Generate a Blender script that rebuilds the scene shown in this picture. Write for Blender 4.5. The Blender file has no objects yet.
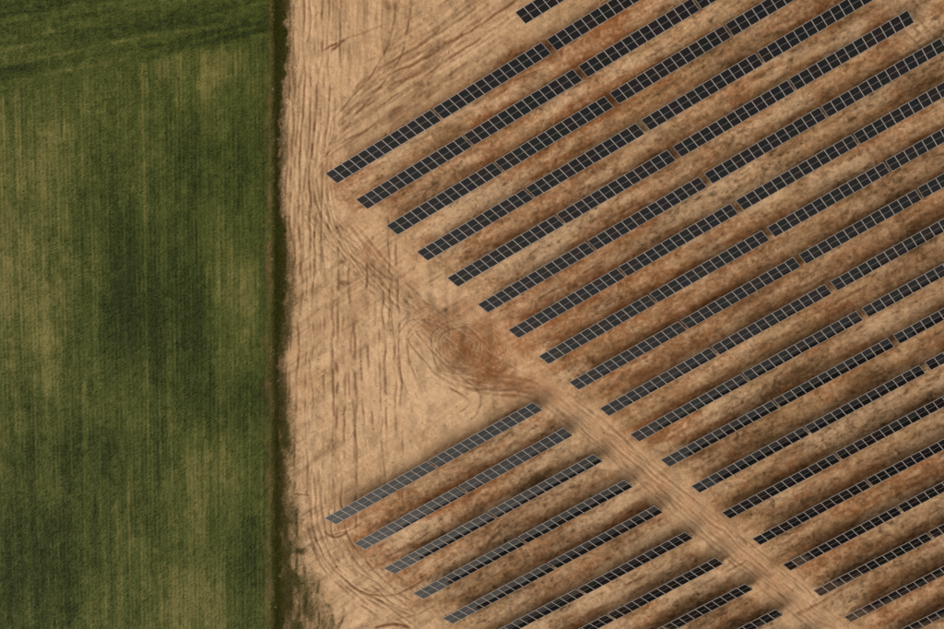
import bpy, math
import numpy as np
from mathutils import Matrix, Vector

# ------------------------------------------------------------------ camera
UNIT = 1.04                     # metres between neighbouring panel columns
FPX = 700.0                     # focal length in photograph pixels (944 wide)
SX, SY = 220.693, -405.220      # nadir-side principal point (rectified drone picture)
CA, CB = -0.0668776, 0.0578787
CAM = np.array([40.19643, 32.65601, 67.73978]) * UNIT - np.array([0, 0, .264])
ROW_ANGLE = 0.5530971
ROW_STEP = 3.8497412 * UNIT
ROW_SHIFT = 1.2475457 * UNIT
GAP_SMALL, GAP_LARGE, GAP_ROAD = 0.235096 * UNIT, 0.620205 * UNIT, 4.393841 * UNIT
PANEL_D = 1.69 * UNIT
TILT = math.atan2(0.6677022, 1.5525057)
LOW_H = 0.36

scn = bpy.context.scene
col = scn.collection
Rx = np.array([[1, 0, 0], [0, math.cos(CA), -math.sin(CA)], [0, math.sin(CA), math.cos(CA)]])
Ry = np.array([[math.cos(CB), 0, math.sin(CB)], [0, 1, 0], [-math.sin(CB), 0, math.cos(CB)]])
CM = Ry @ Rx
cd = bpy.data.cameras.new('camera')
cam = bpy.data.objects.new('camera', cd)
col.objects.link(cam)
cd.sensor_fit = 'HORIZONTAL'
cd.sensor_width = 36.0
cd.lens = FPX / 944.0 * 36.0
cd.shift_x = -SX / 944.0
cd.shift_y = SY / 944.0
cd.clip_start = 1.0
cd.clip_end = 9000.0
mw = Matrix.Identity(4)
for a in range(3):
    for b in range(3):
        mw[a][b] = CM[a, b]
    mw[a][3] = CAM[a]
cam.matrix_world = mw
scn.camera = cam

# ------------------------------------------------------------------ light
r_dir = np.array([math.cos(ROW_ANGLE), math.sin(ROW_ANGLE)])
n_dir = np.array([math.sin(ROW_ANGLE), -math.cos(ROW_ANGLE)])     # the way the panels face
SUN_EL = math.radians(13)
sd = np.array([math.cos(math.radians(-147)), math.sin(math.radians(-147))])       # low, veiled sun beyond the lower left of the picture
sd /= np.linalg.norm(sd)
SUN_VEC = Vector((sd[0] * math.cos(SUN_EL), sd[1] * math.cos(SUN_EL), math.sin(SUN_EL)))
w = bpy.data.worlds.new('World')
scn.world = w
w.use_nodes = True
nt = w.node_tree
bg = nt.nodes['Background']
sky = nt.nodes.new('ShaderNodeTexSky')
sky.sky_type = 'NISHITA'
sky.sun_disc = False
sky.sun_elevation = SUN_EL
sky.sun_rotation = math.atan2(sd[0], sd[1])
sky.dust_density = 8.0
sky.air_density = 1.2
sky.ozone_density = 0.6
hs = nt.nodes.new('ShaderNodeHueSaturation')
hs.inputs['Saturation'].default_value = 0.14
nt.links.new(sky.outputs[0], hs.inputs['Color'])
tint = nt.nodes.new('ShaderNodeMix'); tint.data_type = 'RGBA'; tint.blend_type = 'MULTIPLY'   # hazy, warm evening air
tint.inputs[0].default_value = 1.0
tint.inputs[7].default_value = (1.05, .97, .88, 1)
nt.links.new(hs.outputs[0], tint.inputs[6])
nt.links.new(tint.outputs[2], bg.inputs[0])
bg.inputs[1].default_value = 0.15
sl = bpy.data.lights.new('sun', 'SUN')
sl.energy = 0.5
sl.angle = math.radians(55)
sl.color = (1.0, 0.93, 0.82)
so = bpy.data.objects.new('sun', sl)
so.rotation_euler = SUN_VEC.to_track_quat('Z', 'Y').to_euler()
so.location = (30, 0, 60)
col.objects.link(so)
scn.view_settings.view_transform = 'Standard'
scn.view_settings.look = 'None'
scn.view_settings.gamma = 1.0
scn.view_settings.exposure = 0.80

# ------------------------------------------------------------------ picture <-> ground
def G(px, py, z=0.0):
    """Ground point (metres) that a photograph pixel looks at."""
    v = CM @ np.array([(px - 472 - SX) / FPX, -(py - 314.5 - SY) / FPX, -1.0])
    t = (z - CAM[2]) / v[2]
    return (CAM + v * t)[:2]

def project(p):
    v = CM.T @ (np.asarray(p, float) - CAM)
    return 472 + SX + FPX * v[0] / -v[2], 314.5 + SY - FPX * v[1] / -v[2]

# frame along the field edge: v runs up the picture, u to the right of the edge
E0, E1 = G(275.5, 629), G(275.5, 0)
vd = (E1 - E0) / np.linalg.norm(E1 - E0)
ud = np.array([vd[1], -vd[0]])
def to_uv(p):
    d = np.asarray(p, float) - E0
    return np.array([d @ ud, d @ vd])
def UV(px, py):
    return to_uv(G(px, py))
def xy(u, v):
    return E0[0] + u * ud[0] + v * vd[0], E0[1] + u * ud[1] + v * vd[1]

# ------------------------------------------------------------------ helpers
def tag(o, label=None, cat=None, group=None, kind=None):
    if label: o['label'] = label
    if cat: o['category'] = cat
    if group: o['group'] = group
    if kind: o['kind'] = kind
    return o

def link(name, mesh, parent=None):
    o = bpy.data.objects.new(name, mesh)
    col.objects.link(o)
    if parent: o.parent = parent
    return o

def hash2(i, j, seed):
    h = (i.astype(np.int64) * 374761393 + j.astype(np.int64) * 668265263 + seed * 974711) & 0xFFFFFFFF
    h = ((h ^ (h >> 13)) * 1274126177) & 0xFFFFFFFF
    h = (h ^ (h >> 16)) & 0xFFFFFFFF
    return h.astype(np.float64) / 4294967295.0

def vnoise(x, y, seed):
    xi, yi = np.floor(x), np.floor(y)
    fx, fy = x - xi, y - yi
    fx = fx * fx * fx * (fx * (fx * 6 - 15) + 10)
    fy = fy * fy * fy * (fy * (fy * 6 - 15) + 10)
    a, b = hash2(xi, yi, seed), hash2(xi + 1, yi, seed)
    c, d = hash2(xi, yi + 1, seed), hash2(xi + 1, yi + 1, seed)
    return (a * (1 - fx) + b * fx) * (1 - fy) + (c * (1 - fx) + d * fx) * fy

def fbm(x, y, seed, octv=4, gain=0.5):
    t = 0; a = 1; s = 0
    for k in range(octv):
        t = t + a * vnoise(x * 2 ** k + 17.3 * k, y * 2 ** k - 9.1 * k, seed + 31 * k)
        s += a; a *= gain
    return t / s

def smooth(a, b, x):
    t = np.clip((x - a) / (b - a), 0, 1)
    return t * t * (3 - 2 * t)

def lin(r, g, b):
    f = lambda c: (c / 255 / 12.92) if c / 255 <= .04045 else ((c / 255 + .055) / 1.055) ** 2.4
    return np.array([f(r), f(g), f(b)])

def mesh_from_arrays(name, co, faces, k, colour=None, smooth_shade=True):
    me = bpy.data.meshes.new(name)
    nf = len(faces)
    me.vertices.add(len(co))
    me.vertices.foreach_set('co', np.ascontiguousarray(co, np.float32).ravel())
    me.loops.add(nf * k)
    me.loops.foreach_set('vertex_index', np.ascontiguousarray(faces, np.int32).ravel())
    me.polygons.add(nf)
    me.polygons.foreach_set('loop_start', np.arange(0, nf * k, k, dtype=np.int32))
    me.polygons.foreach_set('use_smooth', np.full(nf, smooth_shade, bool))
    me.update(calc_edges=True)
    if colour is not None:
        at = me.attributes.new('Col', 'FLOAT_COLOR', 'POINT')
        c4 = np.ones((len(co), 4), np.float32)
        c4[:, :3] = colour
        at.data.foreach_set('color', c4.ravel())
    me.validate()
    return me

def grid_faces(nu, nv):
    i, j = np.meshgrid(np.arange(nu - 1), np.arange(nv - 1), indexing='ij')
    a = (i * nv + j).ravel()
    return np.stack([a, a + nv, a + nv + 1, a + 1], 1)

def axis(lo, hi, step, far_lo, far_hi):
    mid = np.arange(lo, hi + step * .5, step)
    out_lo, out_hi = [], []
    d, x = step, lo
    while x > far_lo:
        d *= 1.6; x -= d; out_lo.append(max(x, far_lo))
    d, x = step, mid[-1]
    while x < far_hi:
        d *= 1.6; x += d; out_hi.append(min(x, far_hi))
    return np.array(out_lo[::-1] + list(mid) + out_hi)

# ------------------------------------------------------------------ materials
def new_mat(name):
    m = bpy.data.materials.new(name)
    m.use_nodes = True
    return m, m.node_tree, m.node_tree.nodes['Principled BSDF']

def plain(name, rgb, rough=.5, metal=0., spec=.5):
    m, t, b = new_mat(name)
    b.inputs['Base Color'].default_value = (*rgb, 1)
    b.inputs['Roughness'].default_value = rough
    b.inputs['Metallic'].default_value = metal
    b.inputs['Specular IOR Level'].default_value = spec
    n = t.nodes.new('ShaderNodeTexNoise'); n.inputs['Scale'].default_value = 6
    mx = t.nodes.new('ShaderNodeMix'); mx.data_type = 'RGBA'; mx.blend_type = 'MULTIPLY'
    mx.inputs[0].default_value = .35
    mx.inputs[6].default_value = (*rgb, 1)
    t.links.new(n.outputs['Color'], mx.inputs[7])
    bw = t.nodes.new('ShaderNodeRGBToBW')
    t.links.new(n.outputs['Fac'], mx.inputs[7])
    t.links.new(mx.outputs[2], b.inputs['Base Color'])
    t.nodes.remove(bw)
    return m

def earth_mat(name, amount, bump, scale1=9.0, scale2=28.0, dist=.04):
    m, t, b = new_mat(name)
    at = t.nodes.new('ShaderNodeAttribute'); at.attribute_name = 'Col'
    tc = t.nodes.new('ShaderNodeTexCoord')
    n1 = t.nodes.new('ShaderNodeTexNoise'); n1.inputs['Scale'].default_value = scale1
    n1.inputs['Detail'].default_value = 5; n1.inputs['Roughness'].default_value = .65
    n2 = t.nodes.new('ShaderNodeTexNoise'); n2.inputs['Scale'].default_value = scale2
    n2.inputs['Detail'].default_value = 3
    for n in (n1, n2): t.links.new(tc.outputs['Object'], n.inputs['Vector'])
    ad = t.nodes.new('ShaderNodeMath'); ad.operation = 'ADD'
    t.links.new(n1.outputs['Fac'], ad.inputs[0]); t.links.new(n2.outputs['Fac'], ad.inputs[1])
    mr = t.nodes.new('ShaderNodeMapRange')
    mr.inputs['From Min'].default_value = .65; mr.inputs['From Max'].default_value = 1.35
    mr.inputs['To Min'].default_value = 1 - amount; mr.inputs['To Max'].default_value = 1 + amount
    t.links.new(ad.outputs[0], mr.inputs['Value'])
    mx = t.nodes.new('ShaderNodeVectorMath'); mx.operation = 'SCALE'
    t.links.new(at.outputs['Color'], mx.inputs[0]); t.links.new(mr.outputs[0], mx.inputs['Scale'])
    t.links.new(mx.outputs[0], b.inputs['Base Color'])
    b.inputs['Roughness'].default_value = .95
    b.inputs['Specular IOR Level'].default_value = .15
    bp = t.nodes.new('ShaderNodeBump'); bp.inputs['Strength'].default_value = bump
    bp.inputs['Distance'].default_value = dist
    t.links.new(ad.outputs[0], bp.inputs['Height'])
    t.links.new(bp.outputs[0], b.inputs['Normal'])
    return m

def leaf_mat(name):
    m, t, b = new_mat(name)
    at = t.nodes.new('ShaderNodeAttribute'); at.attribute_name = 'Col'
    t.links.new(at.outputs['Color'], b.inputs['Base Color'])
    b.inputs['Roughness'].default_value = .7
    b.inputs['Specular IOR Level'].default_value = .2
    return m

def cell_mat():
    m, t, b = new_mat('silicon_cells')
    oi = t.nodes.new('ShaderNodeObjectInfo')
    rp = t.nodes.new('ShaderNodeValToRGB')
    e = rp.color_ramp.elements
    e[0].position = 0; e[0].color = (.0090, .0045, .0060, 1)
    e[1].position = 1; e[1].color = (.0120, .0066, .0045, 1)
    for p, c in ((.3, (.0042, .0058, .0042, 1)), (.6, (.0040, .0046, .0072, 1))):
        x = e.new(p); x.color = c
    t.links.new(oi.outputs['Random'], rp.inputs[0])
    tc = t.nodes.new('ShaderNodeTexCoord')
    sp = t.nodes.new('ShaderNodeSeparateXYZ'); t.links.new(tc.outputs['Object'], sp.inputs[0])
    # fine busbar / cell seams
    lines = None
    for k, (pitch, wd) in enumerate(((.158, .035), (.0805, .05))):
        d = t.nodes.new('ShaderNodeMath'); d.operation = 'DIVIDE'; d.inputs[1].default_value = pitch
        t.links.new(sp.outputs[k], d.inputs[0])
        f = t.nodes.new('ShaderNodeMath'); f.operation = 'FRACT'; t.links.new(d.outputs[0], f.inputs[0])
        l = t.nodes.new('ShaderNodeMath'); l.operation = 'LESS_THAN'; l.inputs[1].default_value = wd
        t.links.new(f.outputs[0], l.inputs[0])
        if lines is None: lines = l
        else:
            mxm = t.nodes.new('ShaderNodeMath'); mxm.operation = 'MAXIMUM'
            t.links.new(lines.outputs[0], mxm.inputs[0]); t.links.new(l.outputs[0], mxm.inputs[1]); lines = mxm
    mx = t.nodes.new('ShaderNodeMix'); mx.data_type = 'RGBA'
    t.links.new(lines.outputs[0], mx.inputs[0]); t.links.new(rp.outputs[0], mx.inputs[6])
    mx.inputs[7].default_value = (.03, .03, .031, 1)
    t.links.new(mx.outputs[2], b.inputs['Base Color'])
    b.inputs['Roughness'].default_value = .5
    b.inputs['Specular IOR Level'].default_value = 0.0
    b.inputs['Coat Weight'].default_value = 1.0
    b.inputs['Coat Roughness'].default_value = .035
    b.inputs['Coat IOR'].default_value = 1.33
    return m

def coated(name, rgb):
    m = plain(name, rgb, .6, 0, 0)
    b = m.node_tree.nodes['Principled BSDF']
    b.inputs['Coat Weight'].default_value = 1.0
    b.inputs['Coat Roughness'].default_value = .035
    return m

M_SOIL = earth_mat('bare_earth', .28, .25, 5.0, 18.0)
M_FIELD = earth_mat('field_earth', .35, .5)
M_GRASS = leaf_mat('grass_blades')
M_CELL = cell_mat()
M_BACK = coated('panel_backsheet', (.55, .53, .52))
M_MID = coated('cell_seam', (.44, .43, .42))
M_FRAME = plain('anodised_frame', (.54, .51, .48), .45, .2)
M_STEEL = plain('galvanised_steel', (.20, .19, .18), .5, .6)
M_UNDER = plain('panel_underside', (.34, .33, .32), .7)

rng = np.random.default_rng(7)

# ------------------------------------------------------------------ painting of worn ground
class Canvas:
    """Soil state on a regular u-v raster: relief plus how red, how dark, how pale, how grassy the soil is."""
    def __init__(s, us, vs):
        s.us, s.vs = us, vs
        s.U, s.V = np.meshgrid(us, vs, indexing='ij')
        s.h = np.zeros_like(s.U); s.red = np.zeros_like(s.U); s.dark = np.zeros_like(s.U)
        s.pale = np.zeros_like(s.U); s.grass = np.zeros_like(s.U); s.track = np.zeros_like(s.U)
    def box(s, lo, hi):
        i0, i1 = np.searchsorted(s.us, [lo[0], hi[0]]); j0, j1 = np.searchsorted(s.vs, [lo[1], hi[1]])
        return slice(i0, i1), slice(j0, j1)
    def stroke(s, pts, width, dark=0., red=0., pale=0., depth=0., seed=1, wob=.12, brk=.5, grass=0.):
        p = np.array([UV(*q) for q in pts])
        # round the polyline off (Chaikin) and sample
        for _ in range(2):
            if len(p) < 3: break
            a = p[:-1] * .75 + p[1:] * .25; b = p[:-1] * .25 + p[1:] * .75
            p = np.vstack([p[:1], np.stack([a, b], 1).reshape(-1, 2), p[-1:]])
        m = width * 3 + wob * 2
        lo, hi = p.min(0) - m, p.max(0) + m
        bx = s.box(lo, hi)
        U, V = s.U[bx], s.V[bx]
        if U.size == 0: return
        Uw = U + (fbm(U * .5, V * .5, seed, 2) - .5) * 2 * wob
        Vw = V + (fbm(U * .5, V * .5, seed + 5, 2) - .5) * 2 * wob
        best = np.full(U.shape, 1e9); along = np.zeros(U.shape); acc = 0.
        for a, b in zip(p[:-1], p[1:]):
            d = b - a; L = np.hypot(*d)
            if L < 1e-6: continue
            t = np.clip(((Uw - a[0]) * d[0] + (Vw - a[1]) * d[1]) / L ** 2, 0, 1)
            dist = np.hypot(Uw - a[0] - t * d[0], Vw - a[1] - t * d[1])
            k = dist < best
            best = np.where(k, dist, best); along = np.where(k, acc + t * L, along); acc += L
        g = np.exp(-(best / width) ** 2)
        berm = np.exp(-((best - width * 1.7) / (width * .6)) ** 2)
        q = along / max(acc, 1e-6)
        ends = smooth(0, .12, q) * smooth(1, .88, q)
        br = (1 - brk) + brk * smooth(.3, .65, vnoise(along / 1.3, along * 0 + seed, seed + 9))
        g = g * ends * br * np.clip(.7 + .6 * fbm(U * 3.0, V * 3.0, seed + 3, 2, .8), 0, 1.4)
        s.h[bx] += .5 * (-depth * g + depth * .45 * berm * ends * br)
        s.track[bx] = np.maximum(s.track[bx], dark * g) + .35 * np.minimum(s.track[bx], dark * g); s.red[bx] += red * g; s.pale[bx] += pale * (g if pale < 0 or depth == 0 else berm * ends * br)
        s.grass[bx] += grass * g
    def blob(s, px, py, ru, rv, dark=0., red=0., pale=0., h=0., grass=0., seed=3, ang=0.):
        c = UV(px, py); m = max(ru, rv) * 2.2
        bx = s.box(c - m, c + m)
        U, V = s.U[bx] - c[0], s.V[bx] - c[1]
        if U.size == 0: return
        ca, sa = math.cos(ang), math.sin(ang)
        a, b = U * ca + V * sa, -U * sa + V * ca
        d = np.hypot(a / ru, b / rv) + (fbm(U * .9, V * .9, seed, 3) - .5) * 1.1
        g = smooth(1.35, .35, d)
        s.dark[bx] += dark * g; s.red[bx] += red * g; s.pale[bx] += pale * g; s.h[bx] += h * g; s.grass[bx] += grass * g

corners = np.array([UV(*q) for q in ((0, 0), (944, 0), (944, 629), (0, 629))])
V_LO, V_HI = corners[:, 1].min() - 2, corners[:, 1].max() + 2
U_LO, U_HI = corners[:, 0].min() - 2, corners[:, 0].max() + 2
STEP = .115
FAR = 3000.0

us = axis(-.4, U_HI, STEP, -FAR, FAR)
vs = axis(V_LO, V_HI, STEP, -FAR, FAR)
C = Canvas(us, vs)
U, V = C.U, C.V
X, Y = xy(U, V)
rowc = X * r_dir[0] + Y * r_dir[1]              # metres along the panel rows
rown = X * n_dir[0] + Y * n_dir[1]              # metres across them

# zones ------------------------------------------------------------
ph = np.stack([U, V], -1)
def halfplane(p, q, soft):
    """1 to the right of the line p->q (pixels), softened over metres."""
    a, b = UV(*p), UV(*q)
    d = (b - a) / np.linalg.norm(b - a)
    s = (U - a[0]) * d[1] - (V - a[1]) * d[0]
    s = s + (fbm(U * .35, V * .35, 77, 3) - .5) * soft * 2
    return smooth(-soft, soft, s)
# signed distances with explicit sign: positive towards the panel blocks
def side(p, q, ref, soft):
    z = halfplane(p, q, soft)
    a, b, c = UV(*p), UV(*q), UV(*ref)
    d = (b - a) / np.linalg.norm(b - a)
    return z if ((c[0] - a[0]) * d[1] - (c[1] - a[1]) * d[0]) > 0 else 1 - z
zone_a = side((318, 165), (566, 378), (800, 200), 2.0) * side((330, 165), (600, -10), (800, 200), 2.2)
zone_b = side((300, 545), (520, 405), (560, 540), 1.6) * side((310, 515), (470, 650), (600, 500), 1.8)
road_z = side((520, 395), (800, 640), (800, 300), .8)
zone_r = np.clip(np.maximum(zone_a, zone_b * (1 - road_z) + zone_a * road_z), 0, 1)

# broad colour weather
C.red += zone_r * (.30 + .85 * (fbm(rowc * .10, rown * .28, 11, 4) - .42) * 2)
C.dark += zone_r * (.04 + .75 * np.clip(fbm(rowc * .16, rown * .55, 21, 4) - .50, 0, 1) * 2)
C.dark += zone_r * .30 * smooth(.58, .74, fbm(rowc * .75, rown * 1.2, 26, 5, .7))
C.pale += zone_r * .9 * smooth(.56, .72, fbm(rowc * .13, rown * .42, 31, 3))
lane = np.floor(rown / ROW_STEP + .4)
for ch, am, sd_ in ((C.red, .55, 601), (C.pale, .55, 602), (C.dark, .30, 603)):
    ch += zone_r * am * (fbm(rowc * .07 + lane * 7.3, lane * 3.1, sd_, 3) - .5) * 2
# strip left by machines along each row: worn pale in the middle of the aisle
aisle = (rown / ROW_STEP) % 1.0
C.pale += zone_r * .30 * np.exp(-((aisle - .32) / .16) ** 2)
C.dark += zone_r * .03 * np.exp(-((aisle - .70) / .15) ** 2) * (.4 + fbm(rowc * .2, rown * .1, 44, 3))  # moist soil and soft shade under the upper panel edges, painted into the earth
out = 1 - zone_r
C.pale += out * (.72 + .8 * (fbm(U * .22, V * .09, 41, 4) - .5))
C.red += out * (.22 * smooth(.45, .7, fbm(U * .25, V * .12, 51, 3)))
C.dark += out * .35 * smooth(.52, .72, fbm(U * 1.1, V * .33, 61, 4))
# towards the lower right the earth is greyer and darker
lr = smooth(0, 60, (rown + rowc * .35) - 6)
C.dark += zone_r * (.03 + .20 * lr)
C.red -= zone_r * .22 * lr

# fine mottling and machine streaks: up the corridor, obliquely north of the first row, along the rows inside
a0, b0 = UV(318, 200), UV(520, 62)
dd = (b0 - a0) / np.linalg.norm(b0 - a0)
al_, ac_ = U * dd[0] + V * dd[1], -U * dd[1] + V * dd[0]
warp = (fbm(U * .13, V * .13, 401, 3) - .5) * 2.2
st_v = fbm((U + warp * .6) * 1.9, V * .10, 411, 3) * .55 + fbm((U + warp * .6) * 4.4, V * .20, 412, 2) * .45 - .5
st_d = fbm((ac_ + warp * .5) * 1.4, al_ * .12, 421, 3) * .6 + fbm((ac_ + warp * .5) * 4.0, al_ * .35, 422, 2) * .4 - .5
st_r = fbm((rown + warp * .25) * 1.1, rowc * .22, 431, 4) - .5
diag = side((300, 210), (420, -20), (500, 40), 3.0) * out
st = st_r * zone_r + out * (st_d * diag + st_v * (1 - diag))
mot = fbm(U * 1.5, V * 1.5, 441, 3, .75) - .5
mot2 = fbm(U * 3.4, V * 3.4, 442, 2, .9) - .5
cc = UV(418, 392)
calm = smooth(1.5, .55, np.hypot((U - cc[0]) / 8.5, (V - cc[1]) / 9.5) + (fbm(U * .2, V * .2, 451, 3) - .5)) * out
amp = 1 - .55 * calm
C.dark += np.clip(st, 0, 1) * 2.2 * amp * (out + .55 * zone_r)
C.pale += np.clip(-st, 0, 1) * 1.9 * amp + .35 * calm
C.dark += np.clip(mot - .02, 0, 1) * (.9 * zone_r + .25 * out) + np.clip(mot2, 0, 1) * (1.2 * zone_r + .22 * out * (1 - .6 * calm))
C.pale += np.clip(-mot, 0, 1) * 1.0 + np.clip(-mot2, 0, 1) * (1.5 * zone_r + .4 * out)
C.red += (fbm(U * .45, V * .45, 461, 4) - .47) * 1.5 * (zone_r + .4 * out)
fs = fbm(rowc * .9, rown * 2.6, 481, 4, .8) - .5
C.dark += zone_r * np.clip(fs - .03, 0, 1) * 2.5
C.red += zone_r * np.clip(fbm(rowc * .9, rown * 2.2, 482, 4, .85) - .50, 0, 1) * 3.4
C.dark += zone_r * .40 * smooth(.60, .70, fbm(rowc * .8, rown * 2.0, 483, 4, .8)) * smooth(.4, .6, fbm(rowc * .12, rown * .2, 484, 2))
C.pale += zone_r * np.clip(-fs - .02, 0, 1) * 2.0
speck = smooth(.58, .74, fbm(U * 2.1, V * 2.1, 471, 3, .8)) * smooth(.35, .6, fbm(U * .25, V * .25, 472, 3))
C.dark += speck * (.40 * out * (1 - calm) + .38 * zone_r)
C.h += (st * .04 * amp + mot * .035 + mot2 * .018) * smooth(60, 50, np.abs(U - 33)) * smooth(60, 50, np.abs(V - 33))

# wheel tracks of the corridor beside the field -----------------------------
k = 100
def tr(pts, wd=.13, dark=.5, depth=.05, pale=.25, red=.1, wob=.18, brk=.6):
    global k
    k += 13
    C.stroke(pts, wd, dark=dark, depth=depth, pale=pale, red=red, seed=k, wob=wob, brk=brk)
def pair(pts, gap=15, **kw):
    p = np.array(pts, float)
    t = np.gradient(p, axis=0); t /= np.linalg.norm(t, axis=1)[:, None]
    nn = np.stack([-t[:, 1], t[:, 0]], 1) * gap / 2
    tr(p + nn, **kw); tr(p - nn, **kw)
for x0 in (289, 294, 299, 304, 309, 316, 322, 329, 336, 343, 350):
    j = rng.normal(0, 1.2, 8)
    tr([(x0 + j[0], -12), (x0 + j[1], 30), (x0 - 1 + j[2], 66 + rng.uniform(-15, 15))], wd=.10 + .05 * rng.random(), dark=.30 + .35 * rng.random())
for x0, x1 in ((291, 288), (296, 292), (301, 296), (306, 300), (312, 305), (318, 311), (325, 316), (331, 322), (338, 328)):
    j = rng.normal(0, 1.4, 8)
    tr([(x0 + j[0], 55), (x0 - 1 + j[1], 100), (x1 + j[2], 160), (x1 - 1 + j[3], 220), (x1 + 2 + j[4], 290)], wd=.10 + .06 * rng.random(), dark=.28 + .4 * rng.random(), brk=.7)
for a in range(26):
    x0 = 288 + a * 4.6 + rng.normal(0, 1.5); y0 = rng.uniform(190, 330); y1 = y0 + rng.uniform(110, 260)
    dx = (x0 - 330) * .06
    tr([(x0 - dx, y0), (x0 + rng.normal(0, 1.2), (y0 + y1) / 2), (x0 + dx + rng.normal(0, 2), y1)], wd=.09 + .07 * rng.random(), dark=.22 + .4 * rng.random(), brk=.8, depth=.035)
# bend round the corner of the first row
for o in (0, 5, 10, 16, 22, 29):
    tr([(312 + o, 110), (308 + o * .8, 160), (312 + o * .7, 205), (330 + o * .6, 245), (362 + o * .5, 285), (400 + o * .4, 318)], wd=.12, dark=.10 + .2 * rng.random(), red=.25, brk=.7)
for o in (0, 7, 15, 24, 31):
    tr([(322 + o, 215 + o * .2), (345 + o, 250 - o * .1), (375 + o, 282), (410 + o, 318)], wd=.16, dark=.16, red=.35, brk=.7)
for a in range(22):
    o = rng.uniform(-26, 40); q = rng.uniform(.5, 1.6)
    pts = [(304 + o * .9, 90 + rng.uniform(-20, 30)), (303 + o * .8, 165), (314 + o * .6, 212), (342 + o * .6 * q, 250 - o * .3), (378 + o * .5, 286 - o * .4 * q), (420 + o * .5, 318 - o * .6), (458 + o * .2, 344 - o * .7 * q), (500, 372 - o * .5), (545, 392 - o * .3)]
    i0 = rng.integers(0, 3); i1 = rng.integers(5, 10)
    tr(pts[i0:i1], wd=.07 + .06 * rng.random(), dark=.10 + .2 * rng.random(), red=.3, depth=.03, brk=.6, wob=.4)
for a in range(14):
    o = rng.uniform(0, 60)
    tr([(300 + o * .6, 420 + rng.uniform(-40, 30)), (302 + o * .6, 490), (306 + o * .7, 535), (326 + o * .6, 572 - o * .2), (362 + o * .5, 600 - o * .4), (420 + o * .4, 628 - o * .5)], wd=.07 + .05 * rng.random(), dark=.15 + .3 * rng.random(), depth=.03, brk=.7, wob=.3)
# diagonal tracks north of the first row
for a in range(17):
    o = a * 6.2 + rng.normal(0, 2); L = rng.uniform(.45, 1)
    sx, sy = 318 + o * .42, 190 - 22 - o * .88
    ex, ey = sx + 200 * L, sy - 138 * L
    tr([(sx - 8, sy + 12), (sx + 8, sy - 10), ((sx + ex) / 2 + rng.normal(0, 2), (sy + ey) / 2 + rng.normal(0, 2)), (ex, ey)],
       wd=.11 + .08 * rng.random(), dark=.25 + .35 * rng.random(), red=.25, brk=.7)
pair([(405, -8), (402, 25), (396, 50), (380, 78), (352, 108), (330, 135)], gap=15, dark=.6, wd=.12)
pair([(546, -14), (500, 18), (455, 48), (418, 68), (380, 84)], gap=11, dark=.65, wd=.15, red=.4)
pair([(520, -18), (470, 16), (420, 45), (360, 72)], gap=15, dark=.3, wd=.12)
tr([(322, 52), (340, 42), (365, 32), (386, 24)], dark=.7, wd=.12)
tr([(330, 50), (352, 37)], dark=.7, wd=.18)
C.blob(435, 50, 1.4, .35, dark=.6, red=.5, ang=.62)
C.blob(392, 6, .9, .7, dark=.55, red=.3)
C.blob(417, 84, .6, .5, dark=.45, red=.5)
C.blob(400, 112, 1.6, .8, dark=.28, red=.6, ang=.5)
C.blob(600, 320, 15, 9, red=.34, seed=140, ang=.5)
C.blob(520, 270, 9, 6, red=.22, seed=141, ang=.5)
C.blob(690, 240, 12, 6, red=.18, seed=142, ang=.5)
# the churned yard where the track starts
C.blob(466, 350, 3.6, 3.4, dark=.20, red=.42, pale=-.5, seed=8)
C.blob(482, 366, 3.0, 2.0, dark=.15, red=.35, pale=-.3, seed=9, ang=-.4)
C.blob(440, 325, 3.6, 1.8, dark=.08, red=.3, pale=-.2, seed=10, ang=-.7)
C.blob(515, 384, 3.6, 1.3, dark=.28, red=.5, pale=-.4, seed=12, ang=-.2)
C.blob(452, 318, 4.6, 2.4, red=.6, dark=.1, seed=18)
C.blob(410, 296, 4.8, 2.2, red=.55, dark=.06, seed=28, ang=-.6)
C.blob(505, 345, 5.5, 3.4, red=.45, seed=38)
C.blob(446, 310, .9, .5, dark=.7, red=.5, seed=14)
C.blob(387, 300, .6, .5, pale=1.1, seed=24)
C.blob(428, 292, 1.2, .7, pale=1.3, seed=25)
C.blob(391, 277, 1.0, .5, dark=.25, red=.6, seed=26)
C.blob(344, 283, .9, .25, dark=.6, red=.5, seed=27)
for a in range(26):
    r_ = rng.uniform(9, 42); t0 = rng.uniform(0, 6.28); da = rng.uniform(1.0, 3.6)
    cx, cy = 464 + rng.normal(0, 5), 349 + rng.normal(0, 4)
    tr([(cx + r_ * math.cos(t0 + da * q / 8), cy + r_ * .86 * math.sin(t0 + da * q / 8)) for q in range(9)], wd=.085, dark=.16 + .22 * rng.random(), red=.35, brk=.35, depth=.03, wob=.12)
C.blob(458, 344, 5.8, 4.8, red=.50, dark=.14, pale=-.3, seed=88)
C.blob(424, 308, 5.5, 2.4, red=.50, dark=.12, pale=-.25, seed=89, ang=-.7)
C.blob(388, 274, 4.5, 1.6, red=.45, dark=.10, pale=-.2, seed=90, ang=-.75)
C.blob(352, 238, 4.0, 1.3, red=.35, dark=.05, seed=92, ang=-.8)
for a in range(20):
    th = rng.uniform(0, 6.28); rr_ = rng.uniform(6, 34)
    cx, cy = 466 + rr_ * math.cos(th), 348 + rr_ * .9 * math.sin(th)
    t2 = th + 1.57 + rng.normal(0, .5); L = rng.uniform(7, 17)
    tr([(cx - L * math.cos(t2), cy - L * math.sin(t2)), (cx + rng.normal(0, 2), cy + rng.normal(0, 2)), (cx + L * math.cos(t2), cy + L * math.sin(t2))],
       wd=.11, dark=.2 * rng.random() + .05, red=.3, brk=.5, depth=.025)
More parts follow.
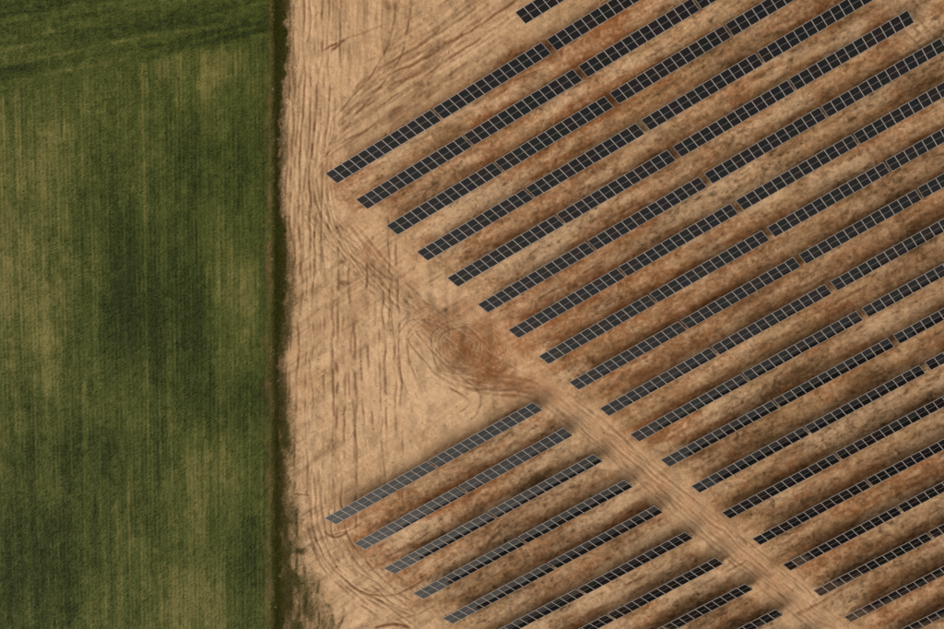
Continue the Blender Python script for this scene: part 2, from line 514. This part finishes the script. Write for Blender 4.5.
pair([(418, 398), (405, 372), (400, 352), (404, 334), (418, 322), (432, 330), (446, 350), (470, 372)], gap=14, dark=.36, red=.4, wd=.09, brk=.25)
pair([(412, 390), (404, 362), (398, 338), (412, 316), (434, 312), (446, 326), (438, 350), (448, 372)], gap=13, dark=.34, red=.45, wd=.09, brk=.3)
pair([(408, 330), (424, 352), (444, 372), (462, 382)], gap=12, dark=.45, red=.4, wd=.12, brk=.3)
pair([(438, 352), (434, 336), (448, 324), (466, 322)], gap=9, dark=.4, red=.5, wd=.12, brk=.3)
pair([(452, 380), (466, 388), (476, 398), (474, 410), (462, 418)], gap=14, dark=.5, red=.3, wd=.13, brk=.4)
for o in (-7, -3, 1, 5, 10):
    tr([(452, 372 + o), (478, 381 + o * 1.1), (505, 384 + o), (530, 387 + o * .9), (552, 400 + o), (580, 425 + o * 1.3)], wd=.2, dark=.42, red=.5, brk=.35, depth=.06)
tr([(468, 388), (496, 392), (520, 388), (540, 388)], wd=.15, dark=.6, red=.3, brk=.2)
# the dirt track between the blocks
rd = [(500, 372), (548, 388), (600, 432), (660, 482), (720, 534), (780, 584), (850, 642)]
before = C.pale.copy()
C.stroke(rd, 1.2, pale=.62, red=.42, seed=5, wob=.5, brk=.2)
road = np.clip((C.pale - before) / .62, 0, 1)
C.dark *= 1 - .92 * road
C.track *= 1 - .8 * road
C.pale = C.pale * (1 - .7 * road) + .14 * road
C.red = C.red * (1 - .7 * road) + .60 * road
C.h *= 1 - .6 * road
for o in np.arange(-14, 15, 4.3):
    tr([(x + o * .62 + rng.normal(0, 2.6), y - o * .78) for x, y in rd[1:]], wd=.08 + .08 * rng.random(), dark=.12 + .42 * rng.random() ** 1.5, red=.2, depth=.03, brk=.45, wob=.22)
for (x, y, s_) in ((612, 428, 1), (640, 470, 1), (668, 497, 1.3), (672, 502, 1), (700, 492, .8), (722, 545, 1.2), (745, 560, 1.2), (757, 585, 1), (735, 575, .8), (790, 600, 1)):
    C.blob(x, y, .6 * s_, .25 * s_, dark=.22, red=.2, seed=int(x), ang=-.75)
for o, dk in ((-10, .5), (-3, .55), (3.5, .45), (9.5, .55)):
    tr([(x + o * .62 + rng.normal(0, 1.5), y - o * .78) for x, y in rd[1:]], wd=.09 + .05 * rng.random(), dark=dk * .5, red=.2, depth=.05, brk=.5, wob=.35)
# road at the top right
C.stroke([(870, -30), (905, 5), (950, 60), (990, 100)], 2.2, pale=.9, red=.2, dark=-.3, seed=6, wob=.4, brk=.2)
for o in (-9, -3, 4, 10):
    tr([(880 + o, -10 - o), (915 + o, 22 - o), (955 + o, 65 - o)], wd=.15, dark=.3)
# bend below the left block
for o in (0, 6, 13, 20, 28, 36, 45):
    tr([(306 + o * .8, 470), (306 + o * .8, 520), (318 + o * .8, 560 - o * .3), (345 + o * .6, 592 - o * .5), (385 + o * .4, 622 - o * .6), (420 + o * .4, 646 - o * .6)],
       wd=.11 + .06 * rng.random(), dark=.22 + .3 * rng.random(), brk=.8)
tr([(338, 572), (352, 588), (372, 596), (392, 596), (412, 588), (430, 576)], wd=.14, dark=.7, red=.3, brk=.3)
tr([(372, 628), (384, 624), (400, 624), (412, 630)], wd=.2, dark=.9, brk=.1)
tr([(390, 622), (420, 614), (450, 600), (474, 590)], wd=.13, dark=.5, red=.5, brk=.3)
tr([(325, 529), (328, 535), (338, 537), (348, 531)], wd=.13, dark=.8, brk=.2)
tr([(330, 534), (345, 533), (360, 524)], wd=.1, dark=.6, brk=.2)
tr([(293, 494), (312, 495)], wd=.12, dark=.6, brk=.1); tr([(307, 490), (308, 505)], wd=.15, dark=.5, brk=.1)
C.blob(390, 560, 4.5, 2.2, red=.5, dark=.1, seed=64, ang=-.7)
C.blob(300, 550, .8, .5, dark=.7, grass=.6, seed=65)
# ruts and scars between rows
for a in range(120):
    x, y = rng.uniform(330, 944), rng.uniform(0, 629)
    L = rng.uniform(10, 45); sl_ = -.56 + rng.normal(0, .06)
    u_, v_ = UV(x, y)
    i_, j_ = min(np.searchsorted(us, u_), len(us) - 1), min(np.searchsorted(vs, v_), len(vs) - 1)
    if zone_r[i_, j_] < .6: continue
    tr([(x - L, y - sl_ * L), (x, y + rng.normal(0, 1)), (x + L, y + sl_ * L)], wd=.10 + .14 * rng.random(), dark=.25 + .3 * rng.random(), red=.3, brk=.8, depth=.04)
for (x, y) in ((770, 70), (742, 62), (760, 76), (790, 62), (832, 52), (845, 66), (806, 8), (700, 190), (712, 194), (690, 196), (806, 500), (826, 497), (836, 523), (820, 530), (660, 66), (655, 240), (900, 180), (770, 575)):
    C.blob(x, y, .55, .30, dark=.40, red=-.1, grass=.25, seed=int(x + y), ang=.5)

# relief ------------------------------------------------------------
near = smooth(20, 4, np.abs(U - 33) - 40) * smooth(20, 4, np.abs(V - 33) - 45)
C.h += near * (.16 * (fbm(U * .12, V * .12, 5, 3) - .5) + .07 * (fbm(U * .8, V * .8, 6, 4) - .5) + .02 * (vnoise(U * 4.2, V * 4.2, 9) - .5))
C.h += near * zone_r * .10 * (fbm(rowc * .25, rown * 1.1, 15, 4) - .5)
# grass along the ditch and in the bottom corner
edge_w = np.interp(V, [UV(276, y)[1] for y in (629, 560, 470, 400, 340, 320, 230, 200, 110, 60, 0)],
                   [.8, .65, .4, .15, .2, .9, .9, .2, .25, 1.3, 1.0])
edge_w = edge_w + (fbm(U * 1.1, V * 1.1, 71, 4, .8) - .5) * 1.5
ditch = smooth(0, .12, U) * smooth(edge_w + .25, edge_w * .6, U)
C.h -= ditch * .08
C.grass += 1.5 * ditch
C.dark += .25 * ditch
verge_w = np.interp(V, [UV(276, y)[1] for y in (650, 600, 560, 500, 440, 400, 360, 330, 270, 200, 100, 60, 0)],
                    [9.5, 7.0, 4.4, 3.0, 3.0, 2.2, 1.2, 2.4, 2.6, 1.2, 1.6, 2.2, 2.4])
verge = smooth(verge_w, verge_w * .35, U) * smooth(.38, .62, fbm(U * .8, V * .35, 81, 4)) * smooth(-.3, .1, U)
C.grass += .75 * verge + .95 * smooth(verge_w * 1.3, 0, U) * smooth(-.3, .1, U) * (.3 + 1.2 * fbm(U * 1.6, V * .6, 85, 3, .8))
C.grass += .18 * out * smooth(.6, .75, fbm(U * .9, V * .3, 83, 4)) * smooth(14, 3, U)
for (pts) in ([(297, 500), (296, 560), (301, 629)], [(303, 560), (306, 600), (305, 640)], [(330, 600), (334, 615), (331, 640)], [(344, 602), (340, 620), (338, 640)], [(318, 575), (316, 600), (318, 640)]):
    C.stroke(pts, .16, dark=.35, grass=.7, depth=.05, seed=int(pts[0][0]), wob=.35, brk=.7)

# soil colour ---------------------------------------------------------
SAND, PALE = lin(175, 138, 98), lin(209, 175, 138)
RED, DARK, GREEN = lin(160, 103, 60), lin(93, 69, 43), lin(78, 76, 37)
def mix(a, b, t):
    t = np.clip(t, 0, 1)[..., None]
    return a * (1 - t) + b * t
fine = fbm(U * 1.7, V * 1.7, 91, 3) - .5
cs = np.broadcast_to(SAND, U.shape + (3,))
cs = mix(cs, RED, C.red * 1.0 + fine * .35)
cs = mix(cs, PALE, C.pale * .75 + fine * .3)
cs = mix(cs, DARK, C.dark * .66 + fine * .2)
cs = mix(cs, lin(118, 80, 50), C.track * 1.35)
cs = mix(cs, GREEN, C.grass * .7)
cs = cs * (1 + .22 * fine[..., None])
co = np.stack([X, Y, C.h], -1).reshape(-1, 3)
under = (U < -.03).reshape(-1)
co[under, 2] = -.25
me = mesh_from_arrays('ground', co, grid_faces(len(us), len(vs)), 4, cs.reshape(-1, 3))
me.materials.append(M_SOIL)
tag(link('ground', me), 'bare sandy earth with wheel tracks around the solar panels', 'ground', kind='structure')

# ------------------------------------------------------------------ crop field
fu = axis(U_LO, 0.0, .14, -FAR, .01)
fu = fu[fu <= .0001]
fv = axis(V_LO, V_HI, .14, -FAR, FAR)
F = Canvas(fu, fv)
FU, FV = F.U, F.V
def field_state(u, v):
    """Green cover 0..1 and pale-straw share of the crop at field points."""
    g = .62 + .72 * (fbm(u * .11, v * .055, 201, 4) - .5)
    g = g + .34 * (fbm(u * 1.1, v * .05, 211, 3) - .5) + .26 * (fbm(u * 2.6, v * .06, 221, 2, .9) - .5) + .26 * (fbm(u * .8, v * .7, 231, 4) - .5)
    g = g + .40 * (fbm(u * 1.9, v * 1.1, 235, 4, .8) - .5) + .26 * (fbm(u * 5.5, v * .55, 236, 2, .8) - .5) + .10 * np.sin((u + .25 * (fbm(u * .3, v * .05, 237, 2) - .5)) * 2 * math.pi / .47)
    def spot(px, py, a, b, d):
        c = UV(px, py)
        q = np.hypot((u - c[0]) / a, (v - c[1]) / b) + (fbm(u * .45, v * .2, int(px + py), 3) - .5) * 1.2
        return .72 * d * smooth(1.6, .1, q)
    for s in ((20, 260, 5, 14, -.40), (45, 380, 4, 8, -.28), (55, 130, 4, 6, -.2), (225, 275, 3.5, 7, -.42), (205, 485, 4.5, 6, -.52), (190, 600, 6, 5, -.25),
              (200, 70, 6, 3.5, -.40), (140, 40, 4, 3, -.2), (90, 285, 3, 5, -.22), (230, 360, 2, 4, -.2), (60, 480, 4, 4, -.2), (30, 150, 3, 6, -.2),
              (215, 165, 6, 4.5, .34), (115, 230, 4, 9, .30), (150, 330, 7, 7, .28), (110, 460, 7, 9, .34), (230, 400, 4, 3, .25), (40, 560, 6, 8, .3), (250, 560, 2, 8, .28), (75, 340, 2, 4, .2)):
        g = g + spot(*s)
    # drill tramlines, parallel to the edge
    for px, wd, d in ((33, .10, -.45), (82, .12, -.5), (127, .13, -.55), (145, .12, -.4), (172, .14, -.4), (180, .1, -.35), (205, .16, -.35), (222, .12, -.35), (240, .1, .2), (18, .09, .25), (65, .1, .2), (155, .12, .3), (44, .1, -.3), (92, .09, -.35), (107, .09, .3), (118, .09, .25), (160, .1, -.3), (197, .1, .25)):
        u0 = UV(px, 315)[0] + (fbm(v * .03, v * 0 + px, 241, 2) - .5) * .9
        g = g + .55 * d * np.exp(-((u - u0) / wd) ** 2) * smooth(.25, .7, vnoise(v * .09 + px, u * 0 + px, 251))
    # headland across the top left, with its own oblique tracks
    a, b = UV(-20, 96), UV(278, 38)
    d = (b - a) / np.linalg.norm(b - a)
    s = -((u - a[0]) * d[1] - (v - a[1]) * d[0])            # metres above the headland line
    t = (u - a[0]) * d[0] + (v - a[1]) * d[1]
    hd = smooth(-.4, .8, s + (fbm(t * .25, s * 0, 261, 2) - .5) * 1.0)
    gh = .72 + .8 * (fbm(t * .06, s * .5, 271, 4) - .5) + .4 * (fbm(t * .15, s * 1.6, 281, 3) - .5) + .75 * (fbm(t * 1.2, s * 1.7, 291, 4, .8) - .5)
    for s0, wd, dd in ((.5, .28, .30), (1.3, .16, -.35), (2.2, .22, .35), (2.9, .16, -.45), (5.0, .14, -.5), (5.9, .4, .2), (7.6, .13, -.4), (9.3, .2, -.3)):
        sw = s + (fbm(t * .06, s * 0 + s0, 301, 2) - .5) * 1.2 + (t - 14) * .02 * (s0 - 2)
        gh = gh + .45 * dd * np.exp(-((sw - s0) / wd) ** 2) * (.15 + .85 * smooth(.3, .65, fbm(t * .15 + s0 * 5, t * 0, 311, 3)))
    g = g * (1 - hd) + gh * hd
    # turning loops below the headland
    for cx, cy, r, dd in ((112, 92, 38, -.12), (112, 94, 32, .10), (110, 98, 26, -.10)):
        c = UV(cx, cy); q = np.hypot(u - c[0], v - c[1]) * 10
        m_ = smooth(-.2, .6, u - c[0]) * smooth(-1.2, 0, v - c[1])
        g = g + dd * np.exp(-((q - r) / 2.2) ** 2) * m_
    # worn margin along the boundary
    mar = smooth(-1.35, -.75, u + (fbm(u * .7, v * .35, 321, 3) - .5) * .9) * (.35 + .8 * smooth(.3, .7, fbm(u * 1.6, v * .5, 322, 4, .7)))
    return np.clip(g, -.15, 1.25), mar, hd
g, mar, hd = field_state(FU, FV)
F_DARK, F_MID, F_PALE, F_SOIL = lin(56, 68, 27), lin(86, 95, 40), lin(124, 119, 66), lin(112, 86, 56)
def field_colour(g, mar, r):
    c = mix(np.broadcast_to(F_PALE, g.shape + (3,)), F_MID, smooth(.10, .62, g))
    c = mix(c, F_DARK, smooth(.55, 1.1, g))
    mm = np.clip(mar * (-.1 + 1.25 * r), 0, 1)
    return mix(c, F_SOIL, mm)
fx, fy = xy(FU, FV)
rn = fbm(FU * 3.1, FV * 2.0, 331, 3, .8)
fc = field_colour(g, mar, rn)
fz = .02 + .06 * (fbm(FU * 3.3, FV * .3, 341, 2) - .5) + .05 * (fbm(FU * .9, FV * .9, 351, 3) - .5) - .04 * mar
fz = np.where((np.abs(FU) > 200) | (np.abs(FV) > 200), .02, fz)
fz = fz + .06
me = mesh_from_arrays('crop_field', np.stack([fx, fy, fz], -1).reshape(-1, 3), grid_faces(len(fu), len(fv)), 4, fc.reshape(-1, 3))
me.materials.append(M_FIELD)
tag(link('crop_field', me), 'green crop field with pale patches and straight drill lines', 'field', kind='structure')

# ------------------------------------------------------------------ grass and crop blades (uncountable)
def blades(name, u, v, z, length, width, colour, lean, label, cat):
    n = len(u)
    x, y = xy(u, v)
    a = rng.uniform(0, 2 * math.pi, n)
    l = length * rng.uniform(.6, 1.3, n)
    t = lean * rng.uniform(.3, 1.2, n)
    dx, dy, dz = np.cos(a) * np.sin(t) * l, np.sin(a) * np.sin(t) * l, np.cos(t) * l
    b = a + math.pi / 2 + rng.normal(0, .6, n)
    wx, wy = np.cos(b) * width / 2, np.sin(b) * width / 2
    co = np.empty((n, 3, 3))
    co[:, 0] = np.stack([x - wx, y - wy, z - .02], 1)
    co[:, 1] = np.stack([x + wx, y + wy, z - .02], 1)
    co[:, 2] = np.stack([x + dx, y + dy, z + dz], 1)
    me = mesh_from_arrays(name, co.reshape(-1, 3), np.arange(n * 3).reshape(-1, 3), 3, np.repeat(colour, 3, 0), False)
    me.materials.append(M_GRASS)
    return tag(link(name, me), label, cat, kind='stuff')

def bil(arr, ua, va, u, v):
    i = np.clip(np.searchsorted(ua, u) - 1, 0, len(ua) - 2); j = np.clip(np.searchsorted(va, v) - 1, 0, len(va) - 2)
    a = np.clip((u - ua[i]) / (ua[i + 1] - ua[i]), 0, 1); b = np.clip((v - va[j]) / (va[j + 1] - va[j]), 0, 1)
    return (arr[i, j] * (1 - a) + arr[i + 1, j] * a) * (1 - b) + (arr[i, j + 1] * (1 - a) + arr[i + 1, j + 1] * a) * b

N = 420000
cu = rng.uniform(U_LO + .5, -.05, N); cv = rng.uniform(V_LO + .5, V_HI - .5, N)
cu = np.minimum(np.round(cu / .16) * .16 + rng.normal(0, .035, N), -.04)
gg, mm, hh = field_state(cu, cv)
keep = rng.random(N) < np.clip((.25 + .75 * gg) * (1 - .6 * mm), .04, 1)
cu, cv, gg, mm = cu[keep], cv[keep], gg[keep], mm[keep]
bc = field_colour(gg, mm * .3, rng.random(len(cu))) * rng.uniform(.65, 1.45, len(cu))[:, None]
blades('crop_blades', cu, cv, bil(fz, fu, fv, cu, cv), .15, .045, bc, .9, 'short green crop blades standing in drill rows', 'crop')

N = 260000
cu = rng.uniform(0, 14, N) * rng.random(N); cv = rng.uniform(V_LO + .5, V_HI - .5, N)
gr = bil(np.clip(C.grass, 0, 1.6), us, vs, cu, cv)
di = bil(ditch, us, vs, cu, cv)
over = rng.random(N) < .10
cu[over] = -np.abs(rng.normal(0, .22, over.sum()))
gr[over] = .9 * (.4 + 1.2 * fbm(cv[over] * .5, cu[over] * 0, 377, 3)); di[over] = .8
keep = rng.random(N) < np.clip(gr * .40 - .04, 0, 1)
cu, cv, gr, di = cu[keep], cv[keep], gr[keep], di[keep]
gc = mix(np.broadcast_to(lin(124, 112, 62), (len(cu), 3)), lin(108, 112, 50), np.clip(di * .9 + .1, 0, 1)) * rng.uniform(.6, 1.4, len(cu))[:, None]
straw = rng.random(len(cu)) < .22 * (1 - di)
gc[straw] = lin(160, 140, 92) * .9
blades('rough_grass', cu, cv, np.where(cu < 0, .08, bil(C.h, us, vs, cu, cv)), .16 + .16 * di, .05, gc, .8, 'rough dark grass along the ditch beside the field', 'grass')

N = 60000
cu = rng.uniform(4, U_HI - 1, N); cv = rng.uniform(V_LO + .5, V_HI - .5, N)
gr = bil(C.grass, us, vs, cu, cv)
keep = (rng.random(N) < np.clip(gr * 2.2 - .1, 0, 1))
cu, cv = cu[keep], cv[keep]
gc = lin(58, 52, 28) * rng.uniform(.6, 1.4, len(cu))[:, None]
if len(cu):
    blades('weeds', cu, cv, bil(C.h, us, vs, cu, cv), .22, .06, gc, .9, 'low dark weeds scattered between the panel rows', 'weeds')

# clods and stones ------------------------------------------------------
N = 9000
cu = rng.uniform(.6, U_HI - 1, N); cv = rng.uniform(V_LO + .5, V_HI - .5, N)
sz = .02 + .05 * rng.random(N) ** 3
base = np.array([[1, 0, 0], [-1, 0, 0], [0, 1, 0], [0, -1, 0], [0, 0, 1], [0, 0, -1]], float)
fcs = np.array([[0, 2, 4], [2, 1, 4], [1, 3, 4], [3, 0, 4], [2, 0, 5], [1, 2, 5], [3, 1, 5], [0, 3, 5]])
x, y = xy(cu, cv); z = bil(C.h, us, vs, cu, cv)
ang = rng.uniform(0, 6.28, N); ca, sa = np.cos(ang), np.sin(ang)
b3 = base[None] * (rng.uniform(.6, 1.3, (N, 6, 1)) * sz[:, None, None])
co = np.stack([x[:, None] + b3[..., 0] * ca[:, None] - b3[..., 1] * sa[:, None], y[:, None] + b3[..., 0] * sa[:, None] + b3[..., 1] * ca[:, None], z[:, None] + b3[..., 2] * .7 + sz[:, None] * .3], -1)
fa = (fcs[None] + (np.arange(N) * 6)[:, None, None]).reshape(-1, 3)
gcol = bil(cs, us, vs, cu, cv) if False else np.where(rng.random(N)[:, None] < .35, PALE * .95, DARK * 1.4)
me = mesh_from_arrays('clods', co.reshape(-1, 3), fa, 3, np.repeat(gcol, 6, 0), False)
me.materials.append(M_GRASS)
tag(link('clods', me), 'small earth clods and stones scattered over the bare ground', 'clods', kind='stuff')

# ------------------------------------------------------------------ solar tables
NC = 13
PW = UNIT - .012            # module width
TH = .035
def quads(name, qs, mats):
    me = bpy.data.meshes.new(name)
    vts, fcs_, mi = [], [], []
    for q, m in qs:
        fcs_.append(tuple(range(len(vts), len(vts) + 4))); vts += q; mi.append(m)
    me.from_pydata(vts, [], fcs_)
    for m in mats: me.materials.append(m)
    me.polygons.foreach_set('material_index', mi)
    me.update()
    return me

def boxq(x0, x1, y0, y1, z0, z1, m=0):
    return [([(x0, y0, z1), (x1, y0, z1), (x1, y1, z1), (x0, y1, z1)], m), ([(x0, y1, z0), (x1, y1, z0), (x1, y0, z0), (x0, y0, z0)], m),
            ([(x0, y0, z0), (x1, y0, z0), (x1, y0, z1), (x0, y0, z1)], m), ([(x1, y1, z0), (x0, y1, z0), (x0, y1, z1), (x1, y1, z1)], m),
            ([(x1, y0, z0), (x1, y1, z0), (x1, y1, z1), (x1, y0, z1)], m), ([(x0, y1, z0), (x0, y0, z0), (x0, y0, z1), (x0, y1, z1)], m)]

# laminate: two fields of cells in a white backsheet under glass
hw, hd_ = PW / 2, PANEL_D / 2
FR, BS, MID = .024, .012, .013
xi, yi = hw - FR, hd_ - FR
xc, yc = xi - BS, yi - BS
z = TH - .005
def R_(x0, x1, y0, y1, m, zz=z): return ([(x0, y0, zz), (x1, y0, zz), (x1, y1, zz), (x0, y1, zz)], m)
lam = [R_(-xi, xi, -yi, -yc, 1), R_(-xi, xi, yc, yi, 1), R_(-xi, -xc, -yc, yc, 1), R_(xc, xi, -yc, yc, 1),
       R_(-xc, xc, -MID, MID, 3), R_(-xc, xc, -yc, -MID, 0), R_(-xc, xc, MID, yc, 0),
       ([(-xi, yi, z - .006), (xi, yi, z - .006), (xi, -yi, z - .006), (-xi, -yi, z - .006)], 2)]
ME_PANEL = quads('solar_panel', lam, [M_CELL, M_BACK, M_UNDER, M_MID])
fr = boxq(-hw, hw, -hd_, -yi, 0, TH) + boxq(-hw, hw, yi, hd_, 0, TH) + boxq(-hw, -xi, -yi, yi, 0, TH - .0005) + boxq(xi, hw, -yi, yi, 0, TH - .0005)
ME_FRAME = quads('frame', fr, [M_FRAME])
TL = NC * UNIT
ME_RAIL = quads('rail', boxq(-TL / 2 - .115, TL / 2 + .115, -.03, .03, -.07, 0), [M_STEEL])
ME_RAFT = quads('rafter', boxq(-.03, .03, -.80, .80, -.15, -.072), [M_STEEL])
ct, st = math.cos(TILT), math.sin(TILT)
MIDH = LOW_H + PANEL_D / 2 * st
ME_POST = quads('post', boxq(-.045, .045, -.03, .03, -.4, MIDH - .13), [M_STEEL])

ORD = ['zeroth', 'first', 'second', 'third', 'fourth', 'fifth', 'sixth', 'seventh', 'eighth', 'ninth', 'tenth', 'eleventh', 'twelfth', 'thirteenth',
       'fourteenth', 'fifteenth', 'sixteenth', 'seventeenth', 'eighteenth', 'nineteenth', 'twentieth', 'twenty-first', 'twenty-second']
TABLES = []      # row, offset along the row, label
for i in range(-1, 21):
    offs = [0, TL + GAP_SMALL, 2 * TL + GAP_SMALL + GAP_LARGE, 3 * TL + 2 * GAP_SMALL + GAP_LARGE]
    for k_, o in enumerate(offs):
        if i < 0 and k_ < 2: continue
        kk = k_ - 1 if i < 0 else k_ + 1
        TABLES.append((i, o, 'solar panel table, %s from the left end of the %s long row from the top' % (ORD[kk], ORD[i + 2]), 'solar tables right of the dirt track'))
    if i >= 8:
        TABLES.append((i, -GAP_ROAD - TL, 'solar panel table beside the dirt track, %s short row left of the track' % ORD[i - 7], 'solar tables left of the dirt track'))
        TABLES.append((i, -GAP_ROAD - 2 * TL - GAP_SMALL, 'outer left solar panel table of the %s short row left of the track' % ORD[i - 7], 'solar tables left of the dirt track'))

for i, o, label, group in TABLES:
    def P(al, ac, zz):
        p = r_dir * (i * ROW_SHIFT + o + al) + n_dir * (i * ROW_STEP - ac)
        return np.array([p[0], p[1], zz])
    pr = np.array([project(P(al, PANEL_D * ct * s_, LOW_H + PANEL_D * st * s_)) for al in np.linspace(0, TL, 27) for s_ in (0, 1)])
    vis = (pr[:, 0] > 1) & (pr[:, 0] < 943) & (pr[:, 1] > 1) & (pr[:, 1] < 655)
    if not vis.any(): continue
    c = P(TL / 2, PANEL_D * ct / 2, 0)
    t = bpy.data.objects.new('solar_table', None)
    t.empty_display_size = .3
    col.objects.link(t)
    cu_, cv_ = to_uv(c[:2])
    gz = float(bil(C.h, us, vs, np.array([cu_]), np.array([cv_]))[0]) * .5
    t.location = (c[0], c[1], gz)
    sag = rng.normal(0, .0022)
    t.rotation_euler = (rng.normal(0, .006), sag, ROW_ANGLE + rng.normal(0, .0008))
    tag(t, label, 'solar table', group)
    M0 = Matrix.Translation((0, 0, MIDH)) @ Matrix.Rotation(TILT, 4, 'X')
    for q in range(NC):
        p = link('solar_panel', ME_PANEL, t)
        jit = Matrix.Rotation(rng.normal(0, .0065), 4, 'X') @ Matrix.Rotation(rng.normal(0, .0065), 4, 'Y')
        p.matrix_local = M0 @ Matrix.Translation((-TL / 2 + (q + .5) * UNIT, rng.normal(0, .004), .004)) @ jit
        f = link('frame', ME_FRAME, p)
    for s_ in (-.47, .47):
        rl = link('rail', ME_RAIL, t)
        rl.matrix_local = M0 @ Matrix.Translation((0, s_, 0))
    for s_ in (-.42, -.21, 0, .21, .42):
        ra = link('rafter', ME_RAFT, t)
        ra.matrix_local = M0 @ Matrix.Translation((TL * s_, 0, 0))
        po = link('post', ME_POST, t)
        po.location = (TL * s_, 0, 0)

# ------------------------------------------------------------------ marker stakes on the field boundary
M_WHITE = plain('weathered_paint', (.42, .41, .38), .7)
def stake_mesh():
    q = boxq(-.03, .03, -.03, .03, -.2, .32)
    q += boxq(-.045, .045, -.045, .045, .32, .36)
    return quads('stake', q, [M_WHITE])
ME_STAKE = stake_mesh()
WHERE = ['near the top of the ditch', 'on the tan side of the ditch below the top stake', 'on the field edge above the middle of the ditch',
         'on the tan side of the ditch below the middle', 'on the field edge near the bottom', 'on the tan side of the ditch nearest the bottom']
for (px, py), wh in zip(((275, 87), (280, 138), (274, 257), (280, 378), (269.5, 578), (277, 605)), WHERE):
    s = link('marker_stake', ME_STAKE)
    g0 = G(px, py)
    u_, v_ = to_uv(g0)
    zz = float(bil(C.h, us, vs, np.array([u_]), np.array([v_]))[0]) if u_ > 0 else .05
    s.location = (g0[0], g0[1], zz)
    s.rotation_euler = (rng.normal(0, .1), rng.normal(0, .1), rng.uniform(0, 1.5))
    tag(s, 'short pale grey marker stake ' + wh, 'stake', 'marker stakes along the field boundary')
